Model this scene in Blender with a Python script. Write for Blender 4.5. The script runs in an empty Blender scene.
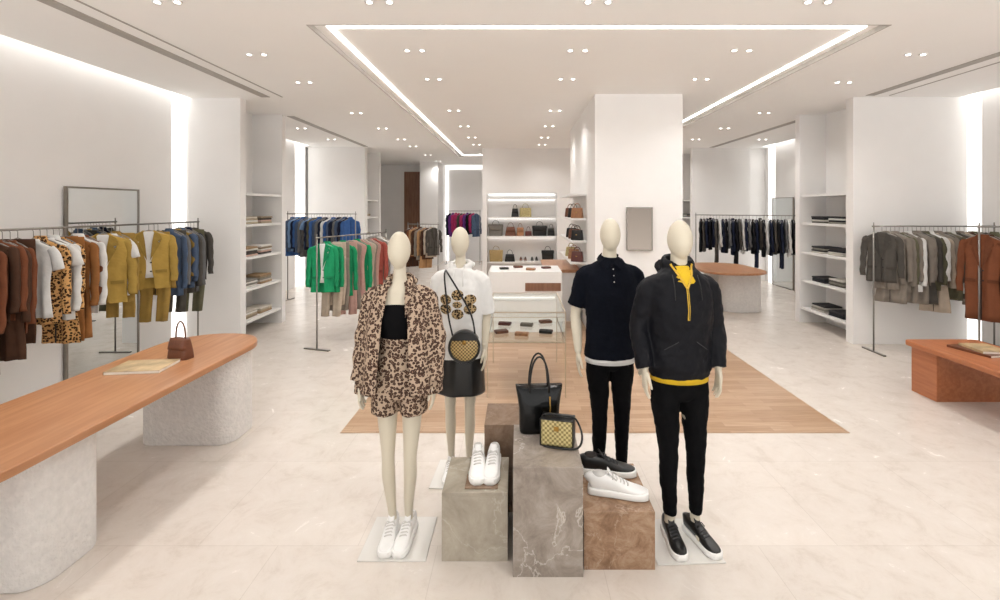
import bpy, bmesh, math, random
from mathutils import Vector, Matrix
R = random.Random(7)
D = bpy.data
COL = bpy.context.scene.collection
H = 3.45

# ---------------------------------------------------------------- materials
def srgb(h):
    if isinstance(h, tuple): return (*h[:3], 1)
    h = h.lstrip('#'); v = [int(h[i:i+2], 16)/255 for i in (0, 2, 4)]
    return (*[(c/12.92 if c <= .04045 else ((c+.055)/1.055)**2.4) for c in v], 1)

def nn(nt, t, **kw):
    n = nt.nodes.new(t)
    for k, v in kw.items():
        if k in n.inputs: n.inputs[k].default_value = v
        else: setattr(n, k, v)
    return n

def base_mat(name):
    m = D.materials.new(name); m.use_nodes = True
    nt = m.node_tree; b = nt.nodes['Principled BSDF']
    tc = nn(nt, 'ShaderNodeTexCoord')
    return m, nt, b, tc

def ramp(nt, src, stops, mode='LINEAR'):
    r = nn(nt, 'ShaderNodeValToRGB'); r.color_ramp.interpolation = mode
    e = r.color_ramp.elements
    while len(e) < len(stops): e.new(.5)
    for i, (p, c) in enumerate(stops):
        e[i].position = p; e[i].color = srgb(c)
    nt.links.new(src, r.inputs[0]); return r.outputs[0]

def bump(nt, b, src, strength, dist=.01):
    n = nn(nt, 'ShaderNodeBump'); n.inputs['Strength'].default_value = strength
    n.inputs['Distance'].default_value = dist
    nt.links.new(src, n.inputs['Height']); nt.links.new(n.outputs[0], b.inputs['Normal'])

def mat(name, col, rough=.6, metal=0, nscale=20, var=.06, bstr=.0, bscale=None, spec=.5, coat=0):
    m, nt, b, tc = base_mat(name)
    c = srgb(col)
    n = nn(nt, 'ShaderNodeTexNoise'); n.inputs['Scale'].default_value = nscale; n.inputs['Detail'].default_value = 5
    nt.links.new(tc.outputs['Object'], n.inputs['Vector'])
    lo = tuple(max(0, x*(1-var)) for x in c[:3]); hi = tuple(min(1, x*(1+var)) for x in c[:3])
    o = ramp(nt, n.outputs['Fac'], [(.3, lo), (.7, hi)])
    nt.links.new(o, b.inputs['Base Color'])
    b.inputs['Roughness'].default_value = rough; b.inputs['Metallic'].default_value = metal
    b.inputs['Specular IOR Level'].default_value = spec
    b.inputs['Coat Weight'].default_value = coat
    if bstr:
        n2 = nn(nt, 'ShaderNodeTexNoise'); n2.inputs['Scale'].default_value = bscale or nscale*4
        n2.inputs['Detail'].default_value = 4
        nt.links.new(tc.outputs['Object'], n2.inputs['Vector'])
        bump(nt, b, n2.outputs['Fac'], bstr)
    return m

def emit(name, col, s):
    m, nt, b, tc = base_mat(name)
    b.inputs['Base Color'].default_value = srgb(col)
    b.inputs['Emission Color'].default_value = srgb(col)
    b.inputs['Emission Strength'].default_value = s
    return m

def marble(name, c1, c2, c3, vein, scale=3, vw=.02, rough=.2, vamt=.8):
    m, nt, b, tc = base_mat(name)
    n = nn(nt, 'ShaderNodeTexNoise'); n.inputs['Scale'].default_value = scale*2; n.inputs['Detail'].default_value = 12
    n.inputs['Roughness'].default_value = .72; n.inputs['Distortion'].default_value = .6
    nt.links.new(tc.outputs['Object'], n.inputs['Vector'])
    basec = ramp(nt, n.outputs['Fac'], [(.34, c1), (.5, c2), (.66, c3)])
    n2 = nn(nt, 'ShaderNodeTexNoise'); n2.inputs['Scale'].default_value = scale*.9; n2.inputs['Detail'].default_value = 10
    n2.inputs['Roughness'].default_value = .55; n2.inputs['Distortion'].default_value = .5
    nt.links.new(tc.outputs['Object'], n2.inputs['Vector'])
    f = ramp(nt, n2.outputs['Fac'], [(0, (0, 0, 0)), (.5-vw, (0, 0, 0)), (.5, (vamt,)*3), (.5+vw, (0, 0, 0)), (1, (0, 0, 0))])
    mx = nn(nt, 'ShaderNodeMix', data_type='RGBA')
    nt.links.new(f, mx.inputs['Factor']); nt.links.new(basec, mx.inputs['A']); mx.inputs['B'].default_value = srgb(vein)
    nt.links.new(mx.outputs['Result'], b.inputs['Base Color'])
    b.inputs['Roughness'].default_value = rough
    return m

def leopard(name, base, mid, spot, scale=26, a=.17, c=.36):
    m, nt, b, tc = base_mat(name)
    n = nn(nt, 'ShaderNodeTexNoise'); n.inputs['Scale'].default_value = 45
    nt.links.new(tc.outputs['Object'], n.inputs['Vector'])
    mixv = nn(nt, 'ShaderNodeMix', data_type='RGBA'); mixv.inputs['Factor'].default_value = .015
    nt.links.new(tc.outputs['Object'], mixv.inputs['A']); nt.links.new(n.outputs['Color'], mixv.inputs['B'])
    v = nn(nt, 'ShaderNodeTexVoronoi'); v.inputs['Scale'].default_value = scale; v.inputs['Randomness'].default_value = .75
    nt.links.new(mixv.outputs['Result'], v.inputs['Vector'])
    o = ramp(nt, v.outputs['Distance'], [(0, mid), (a, spot), (c, base)], 'CONSTANT')
    nt.links.new(o, b.inputs['Base Color']); b.inputs['Roughness'].default_value = .85; b.inputs['Specular IOR Level'].default_value = .2
    return m

def fabric_objcolor(name, rough=.9):
    m, nt, b, tc = base_mat(name)
    oi = nn(nt, 'ShaderNodeObjectInfo')
    n = nn(nt, 'ShaderNodeTexNoise'); n.inputs['Scale'].default_value = 14
    nt.links.new(tc.outputs['Object'], n.inputs['Vector'])
    hs = nn(nt, 'ShaderNodeHueSaturation')
    mr = nn(nt, 'ShaderNodeMapRange'); mr.inputs['To Min'].default_value = .8; mr.inputs['To Max'].default_value = 1.15
    nt.links.new(n.outputs['Fac'], mr.inputs['Value']); nt.links.new(mr.outputs[0], hs.inputs['Value'])
    nt.links.new(oi.outputs['Color'], hs.inputs['Color']); nt.links.new(hs.outputs[0], b.inputs['Base Color'])
    b.inputs['Roughness'].default_value = rough; b.inputs['Specular IOR Level'].default_value = .2
    w = nn(nt, 'ShaderNodeTexNoise'); w.inputs['Scale'].default_value = 9; w.inputs['Detail'].default_value = 3
    nt.links.new(tc.outputs['Object'], w.inputs['Vector']); bump(nt, b, w.outputs['Fac'], .6, .02)
    return m

def floor_mat():
    m, nt, b, tc = base_mat('cream_stone_tiles')
    br = nn(nt, 'ShaderNodeTexBrick'); br.offset = .5
    br.inputs['Scale'].default_value = 1; br.inputs['Brick Width'].default_value = .9; br.inputs['Row Height'].default_value = .9
    br.inputs['Mortar Size'].default_value = .002; br.inputs['Mortar Smooth'].default_value = .3
    br.inputs['Color1'].default_value = srgb('#ddd5cd'); br.inputs['Color2'].default_value = srgb('#d9d1c9')
    br.inputs['Mortar'].default_value = srgb('#cbc2b9')
    nt.links.new(tc.outputs['Object'], br.inputs['Vector'])
    n = nn(nt, 'ShaderNodeTexNoise'); n.inputs['Scale'].default_value = 4.5; n.inputs['Detail'].default_value = 14; n.inputs['Roughness'].default_value = .78
    n.inputs['Distortion'].default_value = .5
    nt.links.new(tc.outputs['Object'], n.inputs['Vector'])
    v = ramp(nt, n.outputs['Fac'], [(.3, '#ddd5cd'), (.48, '#f5f2ef'), (.7, '#ffffff')])
    mx = nn(nt, 'ShaderNodeMix', data_type='RGBA', blend_type='MULTIPLY'); mx.inputs['Factor'].default_value = .7
    nt.links.new(br.outputs['Color'], mx.inputs['A']); nt.links.new(v, mx.inputs['B'])
    nt.links.new(mx.outputs['Result'], b.inputs['Base Color'])
    r = nn(nt, 'ShaderNodeMapRange'); r.inputs['To Min'].default_value = .16; r.inputs['To Max'].default_value = .34
    nt.links.new(n.outputs['Fac'], r.inputs['Value']); nt.links.new(r.outputs[0], b.inputs['Roughness'])
    return m

def parquet_mat():
    m, nt, b, tc = base_mat('oak_plank_parquet')
    br = nn(nt, 'ShaderNodeTexBrick'); br.offset = .37
    br.inputs['Scale'].default_value = 1; br.inputs['Brick Width'].default_value = .6; br.inputs['Row Height'].default_value = .085
    br.inputs['Mortar Size'].default_value = .001; br.inputs['Bias'].default_value = -.1
    br.inputs['Color1'].default_value = srgb('#bfa186'); br.inputs['Color2'].default_value = srgb('#a98869')
    br.inputs['Mortar'].default_value = srgb('#94755b')
    nt.links.new(tc.outputs['Object'], br.inputs['Vector'])
    mp = nn(nt, 'ShaderNodeMapping'); mp.inputs['Scale'].default_value = (2, 25, 1); nt.links.new(tc.outputs['Object'], mp.inputs[0])
    n = nn(nt, 'ShaderNodeTexNoise'); n.inputs['Scale'].default_value = 2; n.inputs['Detail'].default_value = 6
    nt.links.new(mp.outputs[0], n.inputs['Vector'])
    v = ramp(nt, n.outputs['Fac'], [(.3, '#ded4c8'), (.7, '#ffffff')])
    mx = nn(nt, 'ShaderNodeMix', data_type='RGBA', blend_type='MULTIPLY'); mx.inputs['Factor'].default_value = .8
    nt.links.new(br.outputs['Color'], mx.inputs['A']); nt.links.new(v, mx.inputs['B'])
    nt.links.new(mx.outputs['Result'], b.inputs['Base Color']); b.inputs['Roughness'].default_value = .3
    return m

def wood(name, c1, c2, rough=.35, scale=(1, 12, 12)):
    m, nt, b, tc = base_mat(name)
    mp = nn(nt, 'ShaderNodeMapping'); mp.inputs['Scale'].default_value = scale
    nt.links.new(tc.outputs['Object'], mp.inputs[0])
    n = nn(nt, 'ShaderNodeTexNoise'); n.inputs['Scale'].default_value = 2.2; n.inputs['Detail'].default_value = 7; n.inputs['Distortion'].default_value = .4
    nt.links.new(mp.outputs[0], n.inputs['Vector'])
    o = ramp(nt, n.outputs['Fac'], [(.35, c1), (.65, c2)])
    nt.links.new(o, b.inputs['Base Color']); b.inputs['Roughness'].default_value = rough
    return m

def checker(name, c1, c2, scale=60):
    m, nt, b, tc = base_mat(name)
    c = nn(nt, 'ShaderNodeTexChecker'); c.inputs['Scale'].default_value = scale
    c.inputs['Color1'].default_value = srgb(c1); c.inputs['Color2'].default_value = srgb(c2)
    nt.links.new(tc.outputs['Object'], c.inputs['Vector']); nt.links.new(c.outputs['Color'], b.inputs['Base Color'])
    b.inputs['Roughness'].default_value = .4
    return m

M = {}
M['wall'] = mat('white_plaster', '#f1efed', .85, nscale=3, var=.012, bstr=.05, bscale=60)
M['ceil'] = mat('ceiling_paint', '#f9f8f6', .9, nscale=2, var=.005)
M['floor'] = floor_mat(); M['parq'] = parquet_mat()
M['led'] = emit('led_strip', '#fffaf4', 6)
M['cove'] = emit('cove_light', '#fffefc', 3.2)
M['slot'] = emit('slot_light', '#fffefb', 1.15)
M['spot'] = emit('downlight_lens', '#fffaf2', 9)
M['grille'] = mat('slot_grille', '#a9a49e', .6)
M['shadow'] = mat('reveal_shadow_grey', '#b5b0aa', .5)
M['steel'] = mat('brushed_steel', '#8f8b86', .3, .9)
M['bronze'] = mat('bronze_frame', '#8d867e', .35, .7)
M['brass'] = mat('brass', '#b08a4a', .3, .9)
M['casemetal'] = mat('pale_champagne_metal', '#c9bda9', .3, .8)
M['gold'] = mat('gold_zip', '#dbb23a', .5, .1)
M['mirror'] = mat('mirror_silver', '#d6dada', .01, 1, var=0)
M['darkmirror'] = mat('smoked_mirror', '#7d736a', .05, .9, var=.02)
M['stone'] = mat('rough_travertine', '#dedad6', .95, nscale=30, var=.06, bstr=1.0, bscale=45)
M['orange'] = wood('orange_oak', '#a97550', '#ba8761', .3, (12, 1, 12))
M['orange2'] = wood('orange_oak_bench', '#a5633f', '#b6744d', .3, (12, 1, 12))
M['door'] = wood('dark_wood_door', '#7c5540', '#8f6850', .5, (12, 12, 1))
M['m1'] = marble('beige_marble', '#978e80', '#aaa192', '#bab2a4', '#d0c9be', 1.8, .006, vamt=.4)
M['m2'] = marble('grey_brown_marble', '#7f746b', '#978c82', '#aea49a', '#dad2c9', 2.8, .008, vamt=.6)
M['m3'] = marble('brown_marble', '#6f5646', '#88705c', '#988170', '#b39c8a', 3, .008, vamt=.4)
M['m4'] = marble('mottled_brown_marble', '#765840', '#9a7a60', '#b5997f', '#c9b29d', 4.6, .008, vamt=.4)
M['skin'] = mat('mannequin_cream', '#d2c9b6', .5, nscale=4, var=.02)
M['fab'] = fabric_objcolor('hanging_fabric')
M['leo'] = leopard('leopard_print', '#b7a18c', '#866a58', '#46332b', 58, .20, .53)
M['leo2'] = leopard('leopard_orange', '#c99a62', '#7c4a22', '#2a1b12', 46, .17, .46)
M['leo3'] = leopard('leopard_graphic', '#b39a72', '#6b5236', '#2c231a', 66, .15, .48)
M['blackcloth'] = mat('black_cloth', '#0c0c0e', .95, nscale=60, var=.15, bstr=.15, bscale=300, spec=.12)
M['navy'] = mat('navy_cloth', '#0d1019', .95, nscale=60, var=.15, bstr=.2, bscale=250, spec=.12)
M['anorak'] = mat('black_nylon', '#090a11', .6, nscale=30, var=.15, bstr=.2, bscale=60, spec=.2)
M['whitecloth'] = mat('white_cotton', '#e4e3e1', .9, nscale=30, var=.03, bstr=.15, bscale=200)
M['yellow'] = mat('yellow_cotton', '#d9b21c', .8, nscale=30, var=.05)
M['leather'] = mat('black_leather', '#0a0a0a', .28, nscale=40, var=.2, bstr=.08, bscale=250)
M['gloss'] = mat('glossy_black_leather', '#060606', .2, nscale=20, var=.2, bstr=.2, bscale=22, spec=.3)
M['tan'] = mat('brown_leather', '#6b3f2a', .4, nscale=40, var=.15)
M['lightan'] = mat('tan_leather', '#a0704c', .4, nscale=40, var=.15)
M['red'] = mat('oxblood_leather', '#5c2a24', .35, nscale=40, var=.15)
M['greybag'] = mat('grey_leather', '#6d675f', .4, nscale=40, var=.1)
M['straw'] = checker('woven_straw', '#c9ae74', '#6e5630', 85)
M['weave'] = checker('gold_woven_raffia', '#cfc08a', '#8d7d4c', 75)
M['white'] = mat('white_lacquer', '#efeeec', .35, var=.01)
M['whiteshoe'] = mat('white_leather', '#eeedeb', .4, nscale=30, var=.02)
M['rubber'] = mat('white_rubber', '#f2f1ee', .5, var=.01)
M['lace'] = mat('grey_laces', '#3a3a3c', .8)
M['lining'] = mat('dark_lining', '#2b2522', .9)
M['wlining'] = mat('grey_lining', '#cbc8c4', .9)
M['paper'] = mat('magazine_cover', '#b9a27d', .4, nscale=9, var=.35)
M['pages'] = mat('paper_pages', '#ece6dc', .8)
M['plate'] = mat('glass_base_plate', '#d9d6d1', .1, nscale=5, var=.01)
M['black'] = mat('black_plastic', '#151515', .5)
g, nt, b, tc = base_mat('clear_glass'); b.inputs['Transmission Weight'].default_value = 1; b.inputs['Roughness'].default_value = 0
b.inputs['IOR'].default_value = 1.15; b.inputs['Base Color'].default_value = (.95, .98, .97, 1); M['glass'] = g

# ---------------------------------------------------------------- helpers
def finish(o, parent=None, label=None, cat=None, group=None, kind=None):
    if parent is not None: o.parent = parent
    if label: o['label'] = label
    if cat: o['category'] = cat
    if group: o['group'] = group
    if kind: o['kind'] = kind
    return o

def mk(name, bm, m, parent=None, loc=(0, 0, 0), rot=(0, 0, 0), smooth=True, bevel=0, **kw):
    me = D.meshes.new(name); bmesh.ops.recalc_face_normals(bm, faces=bm.faces[:])
    bm.to_mesh(me); bm.free()
    if not isinstance(m, (list, tuple)): m = [m]
    for x in m: me.materials.append(M[x] if isinstance(x, str) else x)
    o = D.objects.new(name, me); COL.objects.link(o)
    o.location = loc; o.rotation_euler = rot
    if smooth:
        for p in me.polygons: p.use_smooth = True
    if bevel:
        md = o.modifiers.new('bevel', 'BEVEL'); md.width = bevel; md.segments = 2; md.limit_method = 'ANGLE'
        me.polygons.foreach_set('use_smooth', [False]*len(me.polygons))
    return finish(o, parent, **kw)

def empty(name, loc, rot=(0, 0, 0), **kw):
    o = D.objects.new(name, None); COL.objects.link(o); o.location = loc; o.rotation_euler = rot
    o.empty_display_size = .1
    return finish(o, **kw)

def box(bm, x0, x1, y0, y1, z0, z1):
    vs = [bm.verts.new(p) for p in ((x0,y0,z0),(x1,y0,z0),(x1,y1,z0),(x0,y1,z0),(x0,y0,z1),(x1,y0,z1),(x1,y1,z1),(x0,y1,z1))]
    for f in ((0,3,2,1),(4,5,6,7),(0,1,5,4),(1,2,6,5),(2,3,7,6),(3,0,4,7)): bm.faces.new([vs[i] for i in f])

def boxes(name, bl, m, smooth=False, **kw):
    bm = bmesh.new()
    for b_ in bl: box(bm, *b_)
    return mk(name, bm, m, smooth=smooth, **kw)

def interp(rows, sub):
    if sub <= 1: return [list(map(float, r)) for r in rows]
    out = []
    n = len(rows)
    for i in range(n-1):
        p0 = rows[max(i-1, 0)]; p1 = rows[i]; p2 = rows[i+1]; p3 = rows[min(i+2, n-1)]
        for k in range(sub):
            t = k/sub
            out.append([.5*((2*b_)+(-a+c)*t+(2*a-5*b_+4*c-d)*t*t+(-a+3*b_-3*c+d)*t**3) for a, b_, c, d in zip(p0, p1, p2, p3)])
    out.append(list(map(float, rows[-1])))
    return out

def tube(bm, rows, seg=16, up=(0, 1, 0), sub=3, n=2.0, fn=None, cap=True, a0=0, a1=2*math.pi):
    rows = [tuple(r) if len(r) == 5 else (*r, r[3]) for r in rows]
    rows = interp(rows, sub); up = Vector(up); rings = []
    full = abs(a1-a0-2*math.pi) < 1e-6
    P = [Vector(r[:3]) for r in rows]
    for i, r in enumerate(rows):
        t = (P[min(i+1, len(P)-1)]-P[max(i-1, 0)])
        t = t.normalized() if t.length > 1e-9 else Vector((0, 0, -1))
        u = up-up.dot(t)*t
        u = u.normalized() if u.length > 1e-6 else Vector((1, 0, 0))
        v = t.cross(u)
        ring = []
        cnt = seg if full else seg+1
        for k in range(cnt):
            a = a0+(a1-a0)*k/seg
            c, s = math.cos(a), math.sin(a)
            if n != 2.0:
                c = math.copysign(abs(c)**(2/n), c); s = math.copysign(abs(s)**(2/n), s)
            p = P[i]+v*(max(r[3], 1e-4)*c)+u*(max(r[4], 1e-4)*s)
            if fn: p = fn(p, i/(len(rows)-1), a)
            ring.append(bm.verts.new(p))
        rings.append(ring)
    for i in range(len(rings)-1):
        A, B = rings[i], rings[i+1]; m = len(A)
        for k in range(m if full else m-1):
            bm.faces.new((A[k], A[(k+1) % m], B[(k+1) % m], B[k]))
    if cap and full:
        bm.faces.new(rings[0]); bm.faces.new(list(reversed(rings[-1])))
    return rings

def rod(bm, pts, r, seg=8, sub=1, up=None):
    if up is None:
        d = Vector(pts[-1])-Vector(pts[0]); up = (0, 0, 1) if abs(d.normalized().z) < .8 else (0, 1, 0)
    tube(bm, [(*p, r) for p in pts], seg=seg, up=up, sub=sub)

def sphere(bm, c, r, seg=20):
    mtx = Matrix.Translation(c) @ Matrix.Diagonal((*r, 1))
    return bmesh.ops.create_uvsphere(bm, u_segments=seg, v_segments=seg//2, radius=1, matrix=mtx)['verts']

def plan_prism(bm, outline, z0, z1):
    a = [bm.verts.new((x, y, z0)) for x, y in outline]; b_ = [bm.verts.new((x, y, z1)) for x, y in outline]
    m = len(a)
    for k in range(m): bm.faces.new((a[k], a[(k+1) % m], b_[(k+1) % m], b_[k]))
    bm.faces.new(list(reversed(a))); bm.faces.new(b_)

def stadium(w, l, r, seg=14):
    pts = []
    for cx, cy, a in ((w/2-r, l/2-r, 0), (-w/2+r, l/2-r, 90), (-w/2+r, -l/2+r, 180), (w/2-r, -l/2+r, 270)):
        for k in range(seg+1):
            t = math.radians(a+90*k/seg); pts.append((cx+r*math.cos(t), cy+r*math.sin(t)))
    out = [pts[0]]
    for p in pts[1:]:
        if (Vector(p)-Vector(out[-1])).length > 1e-4: out.append(p)
    if (Vector(out[0])-Vector(out[-1])).length < 1e-4: out.pop()
    return out

def remesh(o, v, smooth=2, wr=0, wsize=.12):
    md = o.modifiers.new('remesh', 'REMESH'); md.mode = 'VOXEL'; md.voxel_size = v; md.use_smooth_shade = True
    if smooth:
        s = o.modifiers.new('smooth', 'SMOOTH'); s.factor = .5; s.iterations = smooth
    if wr:
        t = D.textures.new('wrinkles', 'CLOUDS'); t.noise_scale = wsize; t.noise_depth = 1
        d = o.modifiers.new('wrinkle', 'DISPLACE'); d.texture = t; d.strength = wr; d.mid_level = .5; d.texture_coords = 'LOCAL'
    return o

def copy_thing(root, loc, rot=None, color=None, label=None, scale=None):
    r = root.copy(); COL.objects.link(r); r.location = loc
    if rot is not None: r.rotation_euler = rot
    if scale is not None: r.scale = scale
    if color is not None: r.color = color
    if label: r['label'] = label
    for c in root.children:
        k = c.copy(); COL.objects.link(k); k.parent = r
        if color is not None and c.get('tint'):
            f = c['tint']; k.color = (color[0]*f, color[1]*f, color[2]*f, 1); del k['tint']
        for c2 in c.children:
            k2 = c2.copy(); COL.objects.link(k2); k2.parent = k
    return r

# ---------------------------------------------------------------- room shell
S = dict(kind='structure')
boxes('floor', [(-6, 7, -3, 18, -.12, 0)], 'floor', **S)
boxes('trim_1', [(-1.5, 2.8, 4.05, 12.6, .0005, .004)], 'parq', label='pale oak plank inset in the stone floor', **S)
tx0, tx1, ty0, ty1 = -1.78, 3.15, 4.07, 14.5
CL = [(-4.62, tx0, -3, 12, H, 3.56), (tx0, tx1, -3, ty0, H, 3.56), (tx0, tx1, ty1, 18, H, 3.56), (tx1, 6.18, -3, 12.2, H, 3.56),
      (-6, tx0, 12, 18, H, 3.56), (tx1, 7, 12.2, 18, H, 3.56), (tx0, tx1, ty0, ty1, 3.49, 3.56),
      (-6, -4.62, 6.9, 8.0, H, 3.56), (-5.2, -4.62, 8.0, 12, H, 3.56), (6.18, 7, 6.85, 8.1, H, 3.56), (-6, 7, -3, 18, 3.70, 3.8)]
boxes('ceiling', CL, 'ceil', **S)
def frame(x0, x1, y0, y1, w, z0, z1):
    return [(x0, x0+w, y0, y1, z0, z1), (x1-w, x1, y0, y1, z0, z1), (x0+w, x1-w, y0, y0+w, z0, z1), (x0+w, x1-w, y1-w, y1, z0, z1)]
boxes('trim_2', frame(-1.67, 3.04, 4.18, 14.4, .042, 3.478, 3.4905), 'led', label='rectangular recessed LED light line in ceiling', **S)
boxes('trim_3', frame(tx0-.012, tx1+.012, ty0-.012, ty1+.012, .014, 3.447, 3.4905), 'shadow', label='grey painted shadow line around ceiling tray', **S)  # grey strip stands in for the shaded groove at the tray edge
boxes('trim_4', [(-3.58, -3.46, 1.0, 6.7, 3.444, 3.452), (-3.30, -3.28, 1, 6.7, 3.445, 3.452), (4.78, 4.90, 4.0, 6.6, 3.444, 3.452), (5.1, 5.12, 4, 6.6, 3.445, 3.452),
                 (-3.9, -3.78, 8.1, 12.1, 3.444, 3.452), (4.9, 5.02, 8.2, 12.3, 3.444, 3.452)], 'grille', label='linear air slots in the ceiling', **S)
boxes('trim_5', [(-4.78, -4.63, -3, 6.95, 3.64, 3.69), (-5.34, -5.21, 8.1, 12.0, 3.64, 3.69)], 'cove', label='cove light along the wall head', **S)
boxes('trim_6', [(6.19, 6.33, 1, 6.95, 3.64, 3.69), (6.19, 6.38, 8.1, 12.3, 3.64, 3.69)], 'cove', label='cove light along the wall head', **S)
boxes('trim_7', [(-4.83, -4.80, 6.62, 6.93, 0, 3.6), (6.34, 6.36, 6.55, 6.78, 0, 3.6), (-5.4, -5.37, 11.5, 12.1, 0, 3.6), (6.44, 6.46, 11.9, 12.35, 0, 3.6)], 'slot', label='vertical light slots between wall and pillar', **S)
boxes('wall_left', [(-5.0, -4.78, -3, 6.62, 0, 3.7), (-5.0, -4.83, 6.62, 7.0, 0, 3.7), (-5.6, -5.34, 8.05, 11.5, 0, 3.7), (-5.6, -5.4, 11.5, 18, 0, 3.7)], 'wall', **S)
boxes('wall_right', [(6.33, 6.55, -3, 6.55, 0, 3.7), (6.36, 6.6, 6.55, 7, 0, 3.7), (6.38, 6.6, 8.05, 11.9, 0, 3.7), (6.46, 6.7, 11.9, 18, 0, 3.7)], 'wall', **S)
boxes('wall_back', [(-6, 7, 17.3, 17.5, 0, 3.7)], 'wall', **S)
boxes('wall_left_pillar', [(-4.66, -3.91, 6.76, 6.90, 0, H), (-5.6, -4.40, 6.98, 8.05, 0, 3.7), (-4.40, -3.91, 7.95, 8.07, 0, H), (-4.82, -4.4, 6.93, 6.99, 0, H)], 'wall', **S)
boxes('wall_right_pillar', [(4.68, 6.27, 6.70, 6.85, 0, H), (5.12, 6.6, 6.85, 8.1, 0, H), (4.68, 5.12, 7.98, 8.1, 0, H)], 'wall', **S)
boxes('wall_center_column', [(1.075, 2.3, 6.7, 9.9, 0, 3.5)], 'wall', **S)
boxes('wall_left_rear_pillar', [(-5.34, -3.89, 12.2, 12.4, 0, H), (-5.34, -4.4, 12.4, 13.6, 0, H), (-4.4, -3.89, 13.5, 13.6, 0, H)], 'wall', **S)
boxes('wall_right_rear_pillar', [(4.5, 6.0, 12.4, 12.55, 0, H), (5.0, 6.5, 12.55, 13.9, 0, H), (4.5, 5, 13.8, 13.9, 0, H)], 'wall', **S)
boxes('wall_display', [(-.95, -.83, 12.8, 13.2, 0, 3.5), (1.04, 2.5, 12.8, 13.2, 0, 3.5), (-.83, 1.04, 12.8, 13.2, 2.30, 3.5), (-.83, 1.04, 13.15, 13.25, 0, 2.30)], 'wall', **S)
boxes('wall_rear_pillar', [(-3.27, -2.67, 16, 17.3, 0, H)], 'wall', **S)
boxes('trim_8', [(-2.6, -1.25, 17.25, 17.29, 3.3, 3.42), (-2.6, -2.5, 17.25, 17.29, 0, 3.3), (-.80, 1.0, 13.10, 13.14, 2.24, 2.28)], 'slot', label='light lines on rear walls', **S)
d = empty('door_1', (-3.8, 17.25, 0), kind='structure', label='tall brown wooden door')
boxes('door_leaf', [(-.28, .28, -.05, 0, 0, 3.2)], 'door', parent=d)
boxes('door_handle', [(.2, .22, -.09, -.05, 1, 1.4)], 'steel', parent=d)

# ---------------------------------------------------------------- downlights
bm = bmesh.new(); tube(bm, [(0, 0, 0, .036), (0, 0, -.008, .036)], sub=1, seg=20)
dl = mk('downlight', bm, 'white', loc=(0, 0, 0), label='small round recessed ceiling downlight', cat='ceiling light', group='recessed ceiling downlights')
bm = bmesh.new(); tube(bm, [(0, 0, -.008, .021), (0, 0, -.011, .020)], sub=1, seg=20); mk('lens', bm, 'spot', parent=dl)
first = True
lamps = []
for yy in (3.6, 4.83, 5.9, 7.8, 9.3, 10.8, 12.0, 14.0, 15.8):
    for xx in (-2.63, -1.04, .6, 2.25, 4.0, 5.5, -4.2):
        if xx in (5.5, -4.2) and not (8.2 < yy < 12): continue
        if 1.0 < xx < 2.4 and (6.5 < yy < 10.1 or 12.6 < yy < 13.3): continue
        inside = tx0 < xx < tx1 and ty0 < yy < ty1
        z = 3.49 if inside else H
        for dx in (-.075, .075):
            if first: dl.location = (xx+dx, yy, z); first = False
            else: copy_thing(dl, (xx+dx, yy, z))
        lamps.append((xx, yy, z-.04))
for xx in (-2.63, .6, 4.0): lamps.append((xx, 1.9, H-.04)); lamps.append((xx, .3, H-.04))
for i, p in enumerate(lamps):
    l = D.lights.new('downlight_lamp', 'SPOT'); l.energy = 48; l.spot_size = math.radians(145); l.spot_blend = 1
    l.shadow_soft_size = .12; l.color = (1, .982, .958)
    o = D.objects.new('downlight_lamp', l); COL.objects.link(o); o.location = p

# ---------------------------------------------------------------- shelving
def shelving(loc, w, dpt, zs, label, th=.035):
    e = empty('shelving_unit', loc, label=label, cat='shelving')
    for z in zs: boxes('shelf', [(0, dpt, 0, w, z-th, z)], 'white', parent=e)
    return e
zs = [.26, .72, 1.18, 1.66, 2.12]
shelving((-4.395, 6.925, 0), 1.01, .475, zs, 'white built-in niche shelves with folded clothes')
shelving((4.70, 6.87, 0), 1.09, .41, zs, 'white built-in niche shelves beside the wide pillar')
shelving((.82, 7.5, 0), 1.9, .254, [1.05, 1.39, 1.74, 2.12], 'white wall shelves on the side of central column', .03)
shelving((-4.39, 12.42, 0), 1.05, .46, zs, 'white niche shelves in a slim pillar')
shelving((4.53, 12.57, 0), 1.2, .45, zs, 'white niche shelves in a slim pillar')
e = empty('shelving_unit', (0, 12.8, 0), label='white illuminated handbag display shelves', cat='shelving')
for z in (.46, 1.15, 1.66, 2.17): boxes('shelf', [(-.82, 1.03, .0, .34, z-.04, z)], 'white', parent=e)
for z in (1.11, 1.62, 2.13): boxes('shelf_light', [(-.80, 1.01, .30, .33, z-.008, z-.001)], 'cove', parent=e)

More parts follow.
